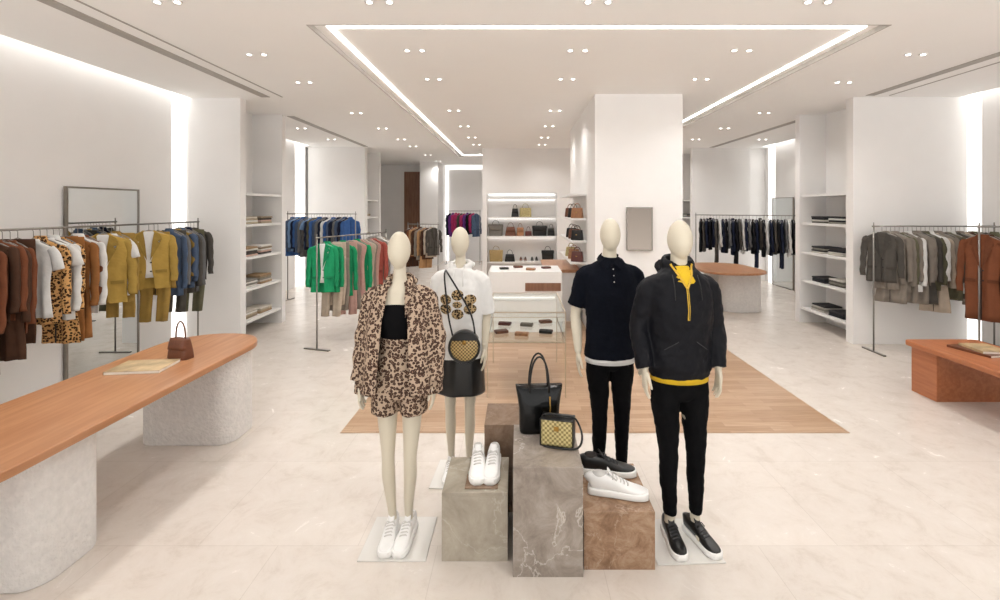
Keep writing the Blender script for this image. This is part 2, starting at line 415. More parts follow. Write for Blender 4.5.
# folded clothes
bm = bmesh.new(); box(bm, -.14, .14, -.17, .17, 0, .026)
fold0 = mk('folded_sweater', bm, 'fab', bevel=.011, loc=(-4.15, 7.2, .26), cat='folded clothes', label='neatly folded sweater in a shelf stack', group='folded clothes on niche shelves')
fold0.color = srgb('#8b7a66')
pal = ['#e8e4dd', '#b9aa92', '#9a8b76', '#56504c', '#b9786a', '#d9b7a8', '#8f8b84', '#e9e6e1', '#c9c1b6', '#a98e6e']
palR = ['#2b2c30', '#3b3a3c', '#6b6860', '#8e8a80', '#34363b', '#c9c5bd', '#5c5a52', '#dedbd6']
def stack(x, y, z, n, p, rz):
    for i in range(n):
        c = R.choice(p)
        copy_thing(fold0, (x+R.uniform(-.008, .008), y+R.uniform(-.008, .008), z+.001+i*.027), (0, 0, rz+R.uniform(-.04, .04)), srgb(c))
for z in zs[:4]:
    for y in (7.2, 7.62):
        stack(-4.13, y, z, R.choice((3, 4, 5)), pal, 0)
        stack(4.90, y+.0, z, R.choice((3, 4, 5)), palR, 0)
    stack(4.75, 12.95, z, 3, palR, 0); stack(-4.12, 12.8, z, 3, pal, 0)
for z in (.72, 1.18, 1.66): stack(4.75, 13.4, z, 3, palR, 0)

# ---------------------------------------------------------------- mirrors
def frame_v(x0, x1, z0, z1, w, y0=-.02, y1=.015):
    return [(x0, x0+w, y0, y1, z0, z1), (x1-w, x1, y0, y1, z0, z1), (x0+w, x1-w, y0, y1, z0, z0+w), (x0+w, x1-w, y0, y1, z1-w, z1)]
def mirror(loc, rz, w, h, label, fw=.02):
    e = empty('standing_mirror', loc, (0, 0, rz), label=label, cat='mirror')
    boxes('mirror_glass', [(-w/2+.01, w/2-.01, -.012, 0, .02, h-.01)], 'mirror', parent=e)
    boxes('mirror_frame', frame_v(-w/2, w/2, 0, h, fw), 'bronze', parent=e)
mirror((-4.755, 5.52, 0), math.radians(90), .97, 2.13, 'tall bronze-framed mirror standing at wall behind clothes rail')
mirror((6.345, 11.5, 0), math.radians(-90), .9, 2.15, 'tall bronze-framed mirror behind dark clothes rail', .012)
e = empty('wall_mirror', (1.69, 6.68, 1.61), label='smoked framed mirror panel hung on column', cat='mirror')
boxes('mirror_glass', [(-.17, .17, -.012, 0, -.29, .29)], 'darkmirror', parent=e)
boxes('mirror_frame', frame_v(-.18, .18, -.3, .3, .012), 'bronze', parent=e)

# ---------------------------------------------------------------- tables
def slab_leg(name, w, l, r, h, m, parent, loc):
    bm = bmesh.new(); plan_prism(bm, stadium(w, l, r), 0, h)
    return mk(name, bm, m, parent=parent, loc=loc, bevel=.008)
e = empty('display_table', (-2.65, 3.1, 0), label='long rounded orange-wood table on rough pale stone legs', cat='table')
bm = bmesh.new(); plan_prism(bm, stadium(.80, 2.66, .385), .70, .745); mk('tabletop', bm, 'orange', parent=e, bevel=.006)
slab_leg('leg', .74, .42, .13, .70, 'stone', e, (-.09, -.53, 0)); slab_leg('leg', .76, .42, .13, .70, 'stone', e, (-.03, .94, 0))
e = empty('bench_table', (4.43, 4.0, 0), label='low orange-wood bench table with panel legs', cat='table')
bm = bmesh.new(); plan_prism(bm, stadium(.76, 2.1, .05), .47, .52); mk('tabletop', bm, 'orange2', parent=e, bevel=.006)
for yy in (.85, -.75): boxes('leg', [(-.33, .33, yy-.15, yy+.15, 0, .47)], 'orange2', parent=e)
e = empty('display_table', (3.95, 9.2, 0), label='rounded wooden-top table on white stone block', cat='table')
bm = bmesh.new(); plan_prism(bm, stadium(1.15, 1.7, .5), .72, .76); mk('tabletop', bm, 'orange', parent=e, bevel=.006)
slab_leg('leg', .72, .5, .22, .72, 'stone', e, (.18, -.25, 0)); slab_leg('leg', .72, .4, .18, .72, 'stone', e, (.18, .5, 0))
e = empty('console_counter', (.72, 8.6, 0), label='white counter with orange wood top by the column', cat='counter')
boxes('tabletop', [(-.27, .33, -.6, 1.0, .82, .87)], 'orange', parent=e, bevel=.006)
boxes('counter_body', [(-.24, .3, -.57, .97, 0, .82)], 'white', parent=e, bevel=.005)

def vitrine(loc, w, l, h, label, deck):
    e = empty('display_case', loc, label=label, cat='display case')
    x0, x1, y0, y1 = -w/2, w/2, 0, l; t = .010
    boxes('deck', [(x0+.013, x1-.013, y0+.013, y1-.013, deck-.015, deck)], 'glass', parent=e)
    bl = []
    for x in (x0, x1-t):
        for y in (y0, y1-t): bl.append((x, x+t, y, y+t, 0, h))
    for z in (deck-t, h-t):
        bl += [(x0+t, x1-t, y0, y0+t, z, z+t), (x0+t, x1-t, y1-t, y1, z, z+t), (x0, x0+t, y0+t, y1-t, z, z+t), (x1-t, x1, y0+t, y1-t, z, z+t)]
    boxes('case_frame', bl, 'casemetal', parent=e)
    boxes('glass', [(x0+.014, x1-.014, y0+.004, y0+.008, deck+.002, h-.014), (x0+.014, x1-.014, y1-.008, y1-.004, deck+.002, h-.014),
                    (x0+.004, x0+.008, y0+.014, y1-.014, deck+.002, h-.014), (x1-.008, x1-.004, y0+.014, y1-.014, deck+.002, h-.014),
                    (x0+.014, x1-.014, y0+.014, y1-.014, h-.009, h-.003)], 'glass', parent=e)
    return e
vitrine((.085, 4.8, 0), .79, 1.1, .86, 'low metal-framed clear glass display case on wood floor', .56)
e = empty('counter', (.11, 7.3, 0), label='white counter with dark wood drawer front', cat='counter')
boxes('counter_body', [(-.56, .56, 0, .8, 0, .93)], 'white', parent=e, bevel=.006)
boxes('drawer_front', [(.0, .54, -.02, 0, .64, .76)], 'door', parent=e)
for i, (x, y, z, m) in enumerate(((-.18, 5.15, .56, 'tan'), (.04, 5.05, .56, 'lightan'), (.30, 5.15, .56, 'black'), (-.15, 5.5, .56, 'red'), (.1, 5.45, .56, 'greybag'), (.32, 5.6, .56, 'tan'), (-.22, 7.6, .93, 'black'), (.2, 7.5, .93, 'lightan'), (.0, 7.8, .93, 'tan'), (.45, 7.7, .93, 'red'))):
    bm = bmesh.new(); box(bm, -.07, .07, -.045, .045, 0, .03)
    w = mk('wallet', bm, m, loc=(x, y, z+.002), rot=(0, 0, R.uniform(-.4, .4)), bevel=.006, label='small folded leather wallet on display', cat='wallet', group='wallets on the display cases')
    bm = bmesh.new(); box(bm, -.071, .02, -.02, .02, .012, .034); mk('flap', bm, m, parent=w, bevel=.003)

# ---------------------------------------------------------------- racks
def rack(p0, p1, z, label):
    P0, P1 = Vector((*p0, 0)), Vector((*p1, 0)); dv = P1-P0; L = dv.length; a = math.atan2(dv.y, dv.x)
    e = empty('clothes_rack', P0, (0, 0, a), label=label, cat='clothes rack')
    bm = bmesh.new(); rod(bm, [(-.02, 0, z), (L+.02, 0, z)], .010); mk('rail', bm, 'steel', parent=e)
    for x in (0, L):
        bm = bmesh.new(); rod(bm, [(x, 0, .02), (x, 0, z)], .010); rod(bm, [(x, 0, z-.001), (x, 0, z+.05)], .007); mk('post', bm, 'steel', parent=e)
        boxes('foot', [(x-.018, x+.018, -.2, .2, 0, .018)], 'steel', parent=e)
    return P0, dv.normalized(), a

def hanger_bm(w=.2):
    bm = bmesh.new()
    rod(bm, [(-.0, 0, -.07), (0, 0, -.03), (0, 0.0, -.012), (0, -.014, 0.004), (0, 0.0, .016), (0, .014, .006)], .0025, seg=6, up=(1, 0, 0))
    rod(bm, [(-w, 0, -.155), (-.1, 0, -.11), (0, 0, -.07), (.1, 0, -.11), (w, 0, -.155)], .006, seg=6, up=(0, 1, 0))
    return bm

def garment(kind, seed):
    r = random.Random(seed); ph = r.uniform(0, 6); k = r.uniform(28, 44)
    bm = bmesh.new()
    L = {'jacket': .80, 'tee': .70, 'shirt': .80, 'coat': 1.02, 'trousers': 1.05, 'dress': 1.1, 'blazer': .80}[kind]
    def fold(p, t, a):
        tt = max(0, min(1, (-p.z-.18)/.5))
        if kind == 'blazer': tt *= .5
        p.y += tt*(.014*math.sin(k*p.x+ph+1.5*math.sin(3*p.z))+.008*math.sin(2.1*k*p.x+ph*2))
        p.x += .012*tt*math.sin(8*p.z+ph); return p
    prof = [(-.075, .045, .022), (-.10, .07, .026), (-.122, .120, .024), (-.155, .175, .018), (-.22, .178, .022), (-.38, .152, .023), (-.6*L-.1, .150, .024), (-L, {'dress': .19, 'coat': .168}.get(kind, .158), .026)]
    if kind == 'trousers':
        tube(bm, [(0, 0, -.08, .15, .012), (0, 0, -.12, .155, .018), (0, 0, -.34, .16, .022)], seg=28, sub=3, fn=fold)
        for s in (-1, 1): tube(bm, [(s*.08, 0, -.30, .08, .02), (s*.085, 0, -.6, .07, .018), (s*.08, 0, -L, .06, .015)], seg=18, sub=3, fn=fold)
    elif kind == 'blazer':
        rr = interp(prof, 3); rings = []
        for i, (z, rx, ry) in enumerate(rr):
            t = min(1, max(0, (-z-.09)/.35)); ga = .50*(1-t)+.10+max(0, (-z-.55))*.6
            ring = []
            for q in range(49):
                a = -math.pi/2+ga+(2*math.pi-2*ga)*q/48
                ring.append(bm.verts.new(fold(Vector((rx*1.06*math.copysign(abs(math.cos(a))**.9, math.cos(a)), ry*1.6*math.sin(a), z)), 0, a)))
            rings.append(ring)
        for A, B in zip(rings, rings[1:]):
            for q in range(48): bm.faces.new((A[q], A[q+1], B[q+1], B[q]))
    else:
        tube(bm, [(0, 0, *p) for p in prof], seg=48, sub=3, fn=fold)
    o = mk(kind, bm, 'fab')
    if kind not in ('trousers', 'dress'):
        for s in (-1, 1):
            bm = bmesh.new()
            if kind == 'tee': tube(bm, [(s*.145, 0, -.15, .033, .020), (s*.188, 0, -.21, .045, .025), (s*.215, 0, -.32, .052, .022)], seg=14)
            else: tube(bm, [(s*.14, 0, -.155, .030, .020), (s*.174, 0, -.20, .038, .025), (s*.188, -.008, -.40, .035, .027), (s*.194, -.02, -.56, .033, .025), (s*.196, -.03, -.72, .030, .022)], seg=16, sub=5, fn=lambda p, t, a: p+Vector((.004*math.sin(38*p.z+ph), .006*math.sin(30*p.z+ph), 0)))
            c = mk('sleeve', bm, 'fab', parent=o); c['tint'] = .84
    if kind in ('jacket', 'coat', 'blazer'):
        dy = -.010 if kind == 'blazer' else 0
        bm = bmesh.new()
        for s in (-1, 1):
            pts = [(s*.042, -.028, -.085), (s*.085, -.030, -.12), (s*.105, -.036, -.19), (s*.07, -.040, -.21), (s*.088, -.040, -.24), (s*.012, -.052, -.44), (s*.028, -.040, -.2)]
            vs = [bm.verts.new((x, y+dy, z)) for x, y, z in pts]; bm.faces.new(vs)
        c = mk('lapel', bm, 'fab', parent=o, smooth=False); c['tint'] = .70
        sm = c.modifiers.new('thick', 'SOLIDIFY'); sm.thickness = .005
        for i in range(2):
            bm = bmesh.new(); sphere(bm, (.018, -.050, -.47-.11*i), (.009, .005, .009), 8); mk('button', bm, 'lining', parent=o)
        for s in (-1, 1):
            bm = bmesh.new(); box(bm, s*.095-.045, s*.095+.045, -.044, -.026, -.60, -.565)
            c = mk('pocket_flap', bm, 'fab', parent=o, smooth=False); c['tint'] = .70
    if kind == 'blazer':
        bm = bmesh.new(); tube(bm, [(0, -.006, -.085, .04, .02), (0, -.008, -.14, .09, .024), (0, -.008, -.40, .10, .026), (0, -.008, -.66, .09, .022)], seg=20); mk('inner_shirt', bm, 'whitecloth', parent=o)
    if kind in ('jacket', 'coat'):
        bm = bmesh.new(); box(bm, -.003, .003, -.046, -.034, -L+.01, -.44); mk('front_opening', bm, 'lining', parent=o, smooth=False)
    if kind == 'shirt':
        bm = bmesh.new(); tube(bm, [(0, 0, -.055, .042, .03), (0, -.005, -.095, .060, .038)], seg=16, cap=False); c = mk('collar', bm, 'fab', parent=o); c['tint'] = .9
        bm = bmesh.new(); box(bm, -.012, .012, -.046, -.026, -L+.02, -.11); c = mk('button_placket', bm, 'fab', parent=o, smooth=False); c['tint'] = .8
    if kind in ('tee', 'dress'):
        bm = bmesh.new(); tube(bm, [(0, -.010, -.082, .055, .026), (0, -.012, -.092, .060, .032)], seg=18, cap=False); c = mk('neck_band', bm, 'fab', parent=o); c['tint'] = .9
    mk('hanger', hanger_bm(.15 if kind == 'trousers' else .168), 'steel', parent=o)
    return o
TPL = {}
for kd in ('jacket', 'tee', 'shirt', 'coat', 'trousers', 'dress', 'blazer'):
    TPL[kd] = [garment(kd, i*13+len(kd)) for i in range(3)]
NAMES = {'jacket': 'hanging_jacket', 'tee': 'hanging_t_shirt', 'shirt': 'hanging_shirt', 'coat': 'hanging_coat', 'trousers': 'hanging_trousers', 'dress': 'hanging_dress', 'blazer': 'hanging_blazer'}
CN = {'r': ('#7b4a32', 'rust brown'), 'b': ('#503729', 'dark brown'), 'w': ('#e6e5e2', 'white'), 'k': ('#1b1b1f', 'black'), 't': ('#b28a62', 'tan'), 'T': ('#9a673b', 'burnt orange'),
      'm': ('#a08244', 'mustard'), 'M': ('#b2934a', 'mustard'), 'd': ('#51617a', 'denim blue'), 'g': ('#6f6f70', 'grey'), 'G': ('#259a67', 'bright green'), 'n': ('#20263a', 'navy'), 'u': ('#3f639c', 'blue'),
      'U': ('#7d9cc4', 'light blue'), 'o': ('#66634f', 'olive'), 'e': ('#c0b1a0', 'beige'), 'p': ('#c09a90', 'dusty pink'), 'c': ('#b35c52', 'coral red'), 'x': ('#8a8177', 'taupe'), 'X': ('#55514c', 'charcoal'),
      'f': ('#b93a6c', 'magenta'), 'F': ('#6f3a86', 'purple'), 'L': ('#000000', 'leopard print')}
KD = {'j': 'jacket', 't': 'tee', 's': 'shirt', 'c': 'coat', 'p': 'trousers', 'd': 'dress', 'z': 'blazer'}
def hang(x, y, z, rz, code, group, on, sx=None, sz=None):
    kd = KD[code[0]]; hexc, cn = CN[code[1]]
    tpl = R.choice(TPL[kd])
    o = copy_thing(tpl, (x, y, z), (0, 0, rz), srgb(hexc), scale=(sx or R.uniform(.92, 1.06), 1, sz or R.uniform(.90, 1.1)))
    o.name = NAMES[kd]
    if code[1] == 'L':
        for q in [o]+list(o.children):
            if q.data.materials and q.data.materials[0] == M['fab']:
                q.data = q.data.copy(); q.data.materials[0] = M['leo2']
    o['label'] = f'{cn} {kd.replace("tee","t-shirt")} hanging {on}'
    o['category'] = {'tee': 't-shirt'}.get(kd, kd); o['group'] = group
def fill(p0, p1, z, codes, group, on, skew=0, label=None):
    P0, dv, a = rack(p0, p1, z, label)
    L = (Vector((*p1, 0))-P0).length
    n = len(codes)
    for i, c in enumerate(codes):
        s = .08+(L-.16)*(i+.5)/n
        q = P0+dv*s
        hang(q.x, q.y, z-.008, a+math.radians(90)+skew+R.uniform(-.1, .1), c, group, on)

rack((-4.2, 2.9), (-4.2, 6.3), 1.72, 'long steel clothes rail along the white wall')
items = [(3.3, 'cb'), (3.42, 'jr'), (3.55, 'cb'), (3.66, 'jr'), (3.73, 'cr'), (3.79, 'jb'), (3.85, 'jr'), (3.91, 'cb'), (3.97, 'jr'), (4.03, 'pb'), (4.16, 'tw'), (4.22, 'sL'), (4.28, 'tw'), (4.34, 'sw'), (4.40, 'cL'), (4.46, 'pT'), (4.52, 'cT'), (4.58, 'sw'), (4.64, 'jr'),
         (4.86, 'zM'), (4.96, 'tw'), (5.01, 'sm'), (5.06, 'pm'), (5.46, 'zM'), (5.54, 'pm'), (5.60, 'jm'), (5.78, 'sd'), (5.82, 'jg'), (5.86, 'pX'), (5.90, 'jm'), (5.94, 'jd'), (5.98, 'sd'), (6.02, 'jX'), (6.06, 'jg'), (6.11, 'sn'), (6.16, 'po'), (6.22, 'jX')]
for y, c in items: hang(-4.2, y, 1.712, .62 if c[0] == 'z' else R.uniform(.0, .35), c, 'clothes on the side wall rail', 'on the rail by the white wall', sx=1.2 if c[0] == 'z' else None)
fill((-4.75, 9.9), (-3.25, 9.6), 1.78, ['su', 'jd', 'sU', 'jn', 'su', 'sd', 'jg', 'tU', 'jn', 'jo', 'su', 'jd', 'sg', 'jn', 'sw', 'su', 'jd', 'sn', 'jg', 'sd', 'jn', 'su'], 'blue clothes rail', 'on the rail of blue clothes', math.radians(-30), 'steel clothes rail of blue garments')
fill((-2.69, 6.42), (-2.2, 8.0), 1.5, ['zG', 'sG', 'pe', 'pe', 'px', 'sG', 'pp', 'dx', 'dp', 'sG', 'dp', 'de', 'dx', 'dp', 'jc', 'dx', 'sw', 'de'], 'green and pink clothes rail', 'on the free-standing rail', math.radians(180+25), 'free-standing steel rail of green and pink clothes')
fill((-2.75, 12.0), (-1.95, 11.7), 1.5, ['cb', 'sr', 'jt', 'sb', 'jx', 'ct', 'jb', 'se', 'jX'], 'brown clothes rail', 'on the rail of brown clothes', math.radians(-35), 'short steel rail of brown clothes')
fill((-2.45, 16.4), (-1.3, 16.4), 1.8, ['jn', 'sF', 'sf', 'jf', 'jX', 'jf', 'sF', 'jk', 'jf', 'jd'], 'magenta clothes rail', 'on the rail of magenta clothes', math.radians(-40), 'steel rail of magenta clothes')
fill((4.15, 11.2), (5.8, 9.9), 1.74, ['jk', 'jX', 'jn', 'sk', 'jn', 'cX', 'sw', 'jn', 'jk', 'jg', 'sn', 'ck', 'jX', 'sw', 'jn', 'jg', 'jk', 'cn', 'sX', 'jk', 'sw', 'jn', 'jX', 'jk', 'cn', 'jg', 'sw', 'jk'], 'dark clothes rail', 'on the rail of dark menswear', math.radians(15), 'long steel rail of dark menswear')
fill((4.69, 6.33), (6.25, 6.3), 1.66, ['jX', 'sx', 'cx', 'sx', 'jo', 'cx', 'sw', 'cx', 'sx', 'cX', 'so', 'sw', 'ce', 'sx', 'jX', 'co', 'sw', 'cX', 'sx', 'je', 'cb', 'so', 'cx', 'jX', 'cb'], 'grey and taupe clothes rail', 'on the rail beside the wide pillar', math.radians(-140), 'steel rail of grey and taupe clothes')
rack((5.40, 5.62), (6.2, 5.62), 1.68, 'short steel rail end by the wall')
for x, c in ((5.44, 'cr'), (5.51, 'jb'), (5.58, 'so'), (5.66, 'sw'), (5.74, 'to'), (5.82, 'sw')): hang(x, 5.62, 1.672, -1.1+R.uniform(-.1, .1), c, 'brown clothes on the short rail', 'on the short rail by the wall')
for l in TPL.values():
    for t in l:
        for c in list(t.children): D.objects.remove(c)
        D.objects.remove(t)

# ---------------------------------------------------------------- bags
def handbag(w, dp, h, m, hh=.12, top=.85, flap=None, label='', group=None, loc=(0, 0, 0), rot=0, clasp='brass'):
    bm = bmesh.new()
    tube(bm, [(0, 0, 0, w/2*.94, dp/2*.9), (0, 0, .006, w/2, dp/2), (0, 0, h*.5, w/2*(1+top)/2, dp/2*.9), (0, 0, h*.95, w/2*top, dp/2*.6), (0, 0, h, w/2*top*.95, dp/2*.5)], seg=32, n=5, sub=2, up=(0, 1, 0))
    o = mk('handbag', bm, m, loc=loc, rot=(0, 0, rot), label=label, cat='handbag')
    if group: o['group'] = group
    if flap:
        bm = bmesh.new(); tube(bm, [(0, -.003, h*1.01, w/2*top, dp/2*.62), (0, -.006, h*.8, w/2*(top+.03), dp/2*.85), (0, -.007, h*.48, w/2*.9, dp/2*.97)], seg=32, n=5, sub=2); mk('flap', bm, flap, parent=o)
    bm = bmesh.new()
    hw = w*.26
    tube(bm, [(hw*math.cos(t)*1.0, 0, h*.93+hh*max(0, math.sin(t))**.8, .006) for t in [math.pi*i/12 for i in range(13)]], seg=8, up=(0, 1, 0), sub=1)
    mk('handle', bm, m, parent=o)
    bm = bmesh.new(); box(bm, -.012, .012, -dp/2*.98-.004, -dp/2*.85, h*.5, h*.58); mk('clasp', bm, clasp, parent=o, bevel=.002)
    return o
NMZ = {'greybag': 'grey leather', 'tan': 'brown leather', 'lightan': 'tan leather', 'leather': 'black leather', 'weave': 'gold woven', 'straw': 'woven straw', 'red': 'oxblood leather'}
G = 'handbags on the illuminated display'
for x, z, m, w, hr, tp in ((-.60, 1.15, 'greybag', .36, .85, 1.1), (-.2, 1.15, 'tan', .30, .8, .7), (.06, 1.15, 'lightan', .2, 1.1, .9), (.28, 1.15, 'red', .18, .7, .9), (.58, 1.15, 'leather', .36, .75, 1.1), (.89, 1.15, 'leather', .20, 1.0, .8),
                   (-.08, 1.66, 'leather', .2, 1.1, .75), (.20, 1.66, 'weave', .32, .75, .95), (-.59, .46, 'straw', .34, .9, 1.1), (-.22, .46, 'leather', .28, .7, .8), (.80, .46, 'leather', .30, 1.0, 1.1)):
    handbag(w, .12, w*hr, m, .13, top=tp, flap=None if m in ('weave', 'straw') else m, label=f'small {NMZ[m]} handbag on a lit display shelf', group=G, loc=(x, 12.93, z+.001))
G = 'bags on the column shelves'
for y, z, m in ((7.62, 1.39, 'leather'), (8.0, 1.39, 'tan'), (8.4, 1.39, 'leather'), (7.62, 1.05, 'red'), (8.05, 1.05, 'lightan'), (8.5, 1.05, 'weave'), (7.62, 1.74, 'lightan'), (8.1, 1.74, 'leather'), (8.6, 1.74, 'tan')):
    handbag(.2, .10, .16, m, .08, label=f'{NMZ[m]} handbag on a column side shelf', group=G, loc=(.94, y, z+.001), rot=math.radians(-25))
handbag(.19, .10, .15, 'tan', .14, .8, 'tan', label='small brown leather handbag standing on the wooden table', loc=(-2.60, 3.70, .746), rot=-.3)
def magazine(loc, rz, w, l, label, m='paper'):
    bm = bmesh.new(); box(bm, -w/2+.003, w/2-.003, -l/2+.003, l/2-.003, .001, .019); o = mk('magazine', bm, 'pages', loc=loc, rot=(0, 0, rz), label=label, cat='magazine', smooth=False)
    bm = bmesh.new(); box(bm, -w/2, w/2, -l/2, l/2, .019, .021); box(bm, -w/2, w/2, -l/2, l/2, 0, .001); box(bm, -w/2, -w/2+.002, -l/2, l/2, .001, .019); mk('cover', bm, m, parent=o, smooth=False)
magazine((-2.70, 3.46, .746), .12, .36, .26, 'thick magazine with a tan picture cover lying on table')
magazine((4.45, 4.62, .521), .2, .3, .38, 'large brown-covered book on the bench table', 'tan')
magazine((4.47, 4.60, .543), -.15, .24, .3, 'smaller book stacked on the large one', 'paper')
# tote and box bag on the tall plinth
bm = bmesh.new()
tube(bm, [(0, 0, 0, .108, .050), (0, 0, .010, .116, .060), (0, 0, .06, .118, .060), (0, 0, .13, .120, .055), (0, 0, .20, .128, .046), (0, 0, .255, .138, .036), (0, 0, .275, .140, .030)], seg=56, n=5, sub=4,
     fn=lambda p, t, a: p+Vector((0, .003*math.sin(28*p.x+6*p.z), -.012*(t**5)*max(0, 1-(p.x/.14)**2))))
tt = mk('tote_bag', bm, 'gloss', loc=(.125, 2.885, .566), rot=(0, 0, .06), label='glossy black leather tote with tall handles on marble plinth', cat='bag')
for s in (-1, 1):
    bm = bmesh.new(); tube(bm, [(.058*math.cos(t), s*.036, .20+.25*math.sin(t)**.7 if math.sin(t) > 0 else .20, .006, .004) for t in [math.pi*i/14 for i in range(15)]], seg=8, up=(0, 1, 0), sub=1); mk('handle', bm, 'leather', parent=tt)
bm = bmesh.new(); rod(bm, [(.06, -.05, .22), (.062, -.060, .16), (.06, -.062, .11)], .004); mk('tassel', bm, 'brass', parent=tt)
bm = bmesh.new(); box(bm, -.09, .09, -.045, .045, 0, .15)
bb = mk('box_bag', bm, 'weave', loc=(.225, 2.72, .566), rot=(0, 0, -.25), bevel=.012, label='small pale gold woven box bag on marble plinth', cat='handbag')
boxes('trim_band', [(-.092, .092, -.047, .047, .146, .152), (-.092, .092, -.047, .047, 0, .004), (-.094, -.090, -.047, .047, 0, .15), (.090, .094, -.047, .047, 0, .15)], 'leather', parent=bb, bevel=.001)
boxes('clasp', [(-.014, .014, -.053, -.045, .09, .115)], 'brass', parent=bb, bevel=.003)
bm = bmesh.new(); tube(bm, [(-.09, 0, .14, .006, .004), (-.06, -.01, .165, .006, .004), (.02, 0, .16, .006, .004), (.1, 0, .15, .006, .004), (.14, -.02, .07, .006, .004), (.12, -.05, .012, .006, .004), (.02, -.07, .007, .006, .004), (-.07, -.06, .007, .006, .004)], seg=8, up=(0, 1, 0), sub=4); mk('strap', bm, 'leather', parent=bb)

# ---------------------------------------------------------------- plinths
def plinth(x0, x1, y0, y1, h, m, label):
    bm = bmesh.new(); cx, cy = (x0+x1)/2, (y0+y1)/2
    box(bm, x0-cx, x1-cx, y0-cy, y1-cy, 0, h-.02)
    o = mk('marble_plinth', bm, m, loc=(cx, cy, 0), smooth=False, bevel=.0015, label=label, cat='plinth')
    bm = bmesh.new(); box(bm, x0-cx, x1-cx, y0-cy, y1-cy, h-.0198, h); mk('top_slab', bm, m, parent=o, bevel=.0015)
plinth(-.41, -.055, 2.58, 2.95, .37, 'm1', 'beige polished marble plinth holding white sneakers')
plinth(-.026, .335, 2.47, 2.96, .565, 'm2', 'grey-brown veined marble plinth holding two bags')
plinth(-.21, .10, 3.0, 3.33, .545, 'm3', 'dark brown marble plinth behind the others')
plinth(.346, .72, 2.52, 3.0, .304, 'm4', 'mottled brown marble plinth with black and white shoes')
bm = bmesh.new(); box(bm, -.09, .09, -.07, .07, 0, .006); mk('display_tile', bm, 'm3', loc=(-.2, 2.68, .371), smooth=False, label='thin brown stone tile under white sneakers', cat='tile', bevel=.001)

# ---------------------------------------------------------------- sneakers
ST = [(.108, .012, .088), (.10, .028, .098), (.07, .034, .102), (.02, .036, .100), (-.02, .037, .092), (-.06, .040, .074), (-.10, .044, .058), (-.135, .043, .050), (-.165, .033, .044), (-.180, .016, .038)]
def hgt(y):
    for a, b_ in zip(ST, ST[1:]):
        if b_[0] <= y <= a[0]: return b_[2]+(a[2]-b_[2])*(y-b_[0])/(a[0]-b_[0])
    return .05
def sneaker(m, lace, sole='rubber', lining='wlining', parent=None, loc=(0, 0, 0), rz=0, sc=1, **kw):
    bm = bmesh.new()
    tube(bm, [(0, y, (.02+h)/2, w, (h-.02)/2) for y, w, h in ST], seg=24, up=(0, 0, 1), n=2.6, sub=3)
    o = mk('sneaker', bm, m, parent=parent, loc=loc, rot=(0, 0, rz), **kw)
    o.scale = (sc, sc, sc)
    bm = bmesh.new(); tube(bm, [(0, y*1.04, .018, w+.006, .018) for y, w, h in ST], seg=24, up=(0, 0, 1), n=6, sub=3); mk('sole', bm, sole, parent=o)
    bm = bmesh.new()
    for y in (-.012, -.030, -.048, -.066, -.084):
        z = hgt(y)+.003; rod(bm, [(-.026, y, z-.012), (-.014, y-.004, z), (.014, y+.004, z), (.026, y, z-.012)], .004, seg=6)
    rod(bm, [(0, -.004, hgt(0)+.002), (.022, -.012, hgt(-.01)+.008), (.03, -.03, hgt(-.03))], .003, seg=6); rod(bm, [(0, -.004, hgt(0)+.002), (-.022, -.012, hgt(-.01)+.008), (-.03, -.03, hgt(-.03))], .003, seg=6)
    mk('laces', bm, lace, parent=o)
    bm = bmesh.new(); tube(bm, [(0, .055, .080, .027, .036), (0, .055, .1055, .025, .034)], seg=20, sub=1); mk('ankle_opening', bm, lining, parent=o)
    bm = bmesh.new(); tube(bm, [(0, -.01, .092, .018, .004), (0, .008, .118, .02, .004), (0, .014, .128, .015, .003)], seg=12, sub=2); mk('tongue', bm, m, parent=o)
    return o
g1 = dict(label='white leather sneaker standing on beige marble plinth', cat='shoe', group='white sneakers on plinth')
sneaker('whiteshoe', 'wlining', loc=(-.235, 2.82, .377), rz=.06, **g1); sneaker('whiteshoe', 'wlining', loc=(-.145, 2.82, .377), rz=-.05, **g1)
sneaker('whiteshoe', 'wlining', loc=(.515, 2.68, .3045), rz=math.radians(78), sc=1.1, label='white chunky sneaker turned sideways on brown marble plinth', cat='shoe')
sneaker('leather', 'lace', lining='lining', loc=(.50, 2.89, .3045), rz=math.radians(84), sc=1.1, label='black sneaker with white sole on brown marble plinth', cat='shoe')
for i, (x, m) in enumerate(((.08, 'tan'), (.20, 'tan'), (.38, 'leather'), (.50, 'leather'))):
    sneaker(m, 'lace', loc=(x, 12.97, .461), sc=.95, label=f'{NMZ[m]} shoe on the lowest lit shelf', cat='shoe', group='shoes on the lit display')

# ---------------------------------------------------------------- mannequins
def hand(bm, w, s):
    w = Vector(w)
    def q(a, b_, c): return (w.x+a*s, w.y+b_, w.z+c)
    tube(bm, [(*q(0, 0, .02), .020, .023), (*q(0, 0, -.01), .017, .024), (*q(.002, -.002, -.05), .014, .037), (*q(0, -.002, -.085), .012, .037), (*q(-.002, -.002, -.095), .009, .032)], seg=16, sub=2)
    for i, (y, L) in enumerate(((-.032, .068), (-.011, .078), (.011, .072), (.031, .056))):
        tube(bm, [(*q(0, y*.9, -.08), .0082), (*q(-.002, y*1.03, -.09-L*.35), .0078), (*q(-.010, y*1.05, -.09-L*.7), .007), (*q(-.022, y*1.02, -.09-L), .0052)], seg=10, sub=2)
    tube(bm, [(*q(-.002, -.024, -.02), .011), (*q(-.008, -.046, -.045), .0098), (*q(-.014, -.058, -.072), .0085), (*q(-.02, -.062, -.098), .006)], seg=10, sub=2)

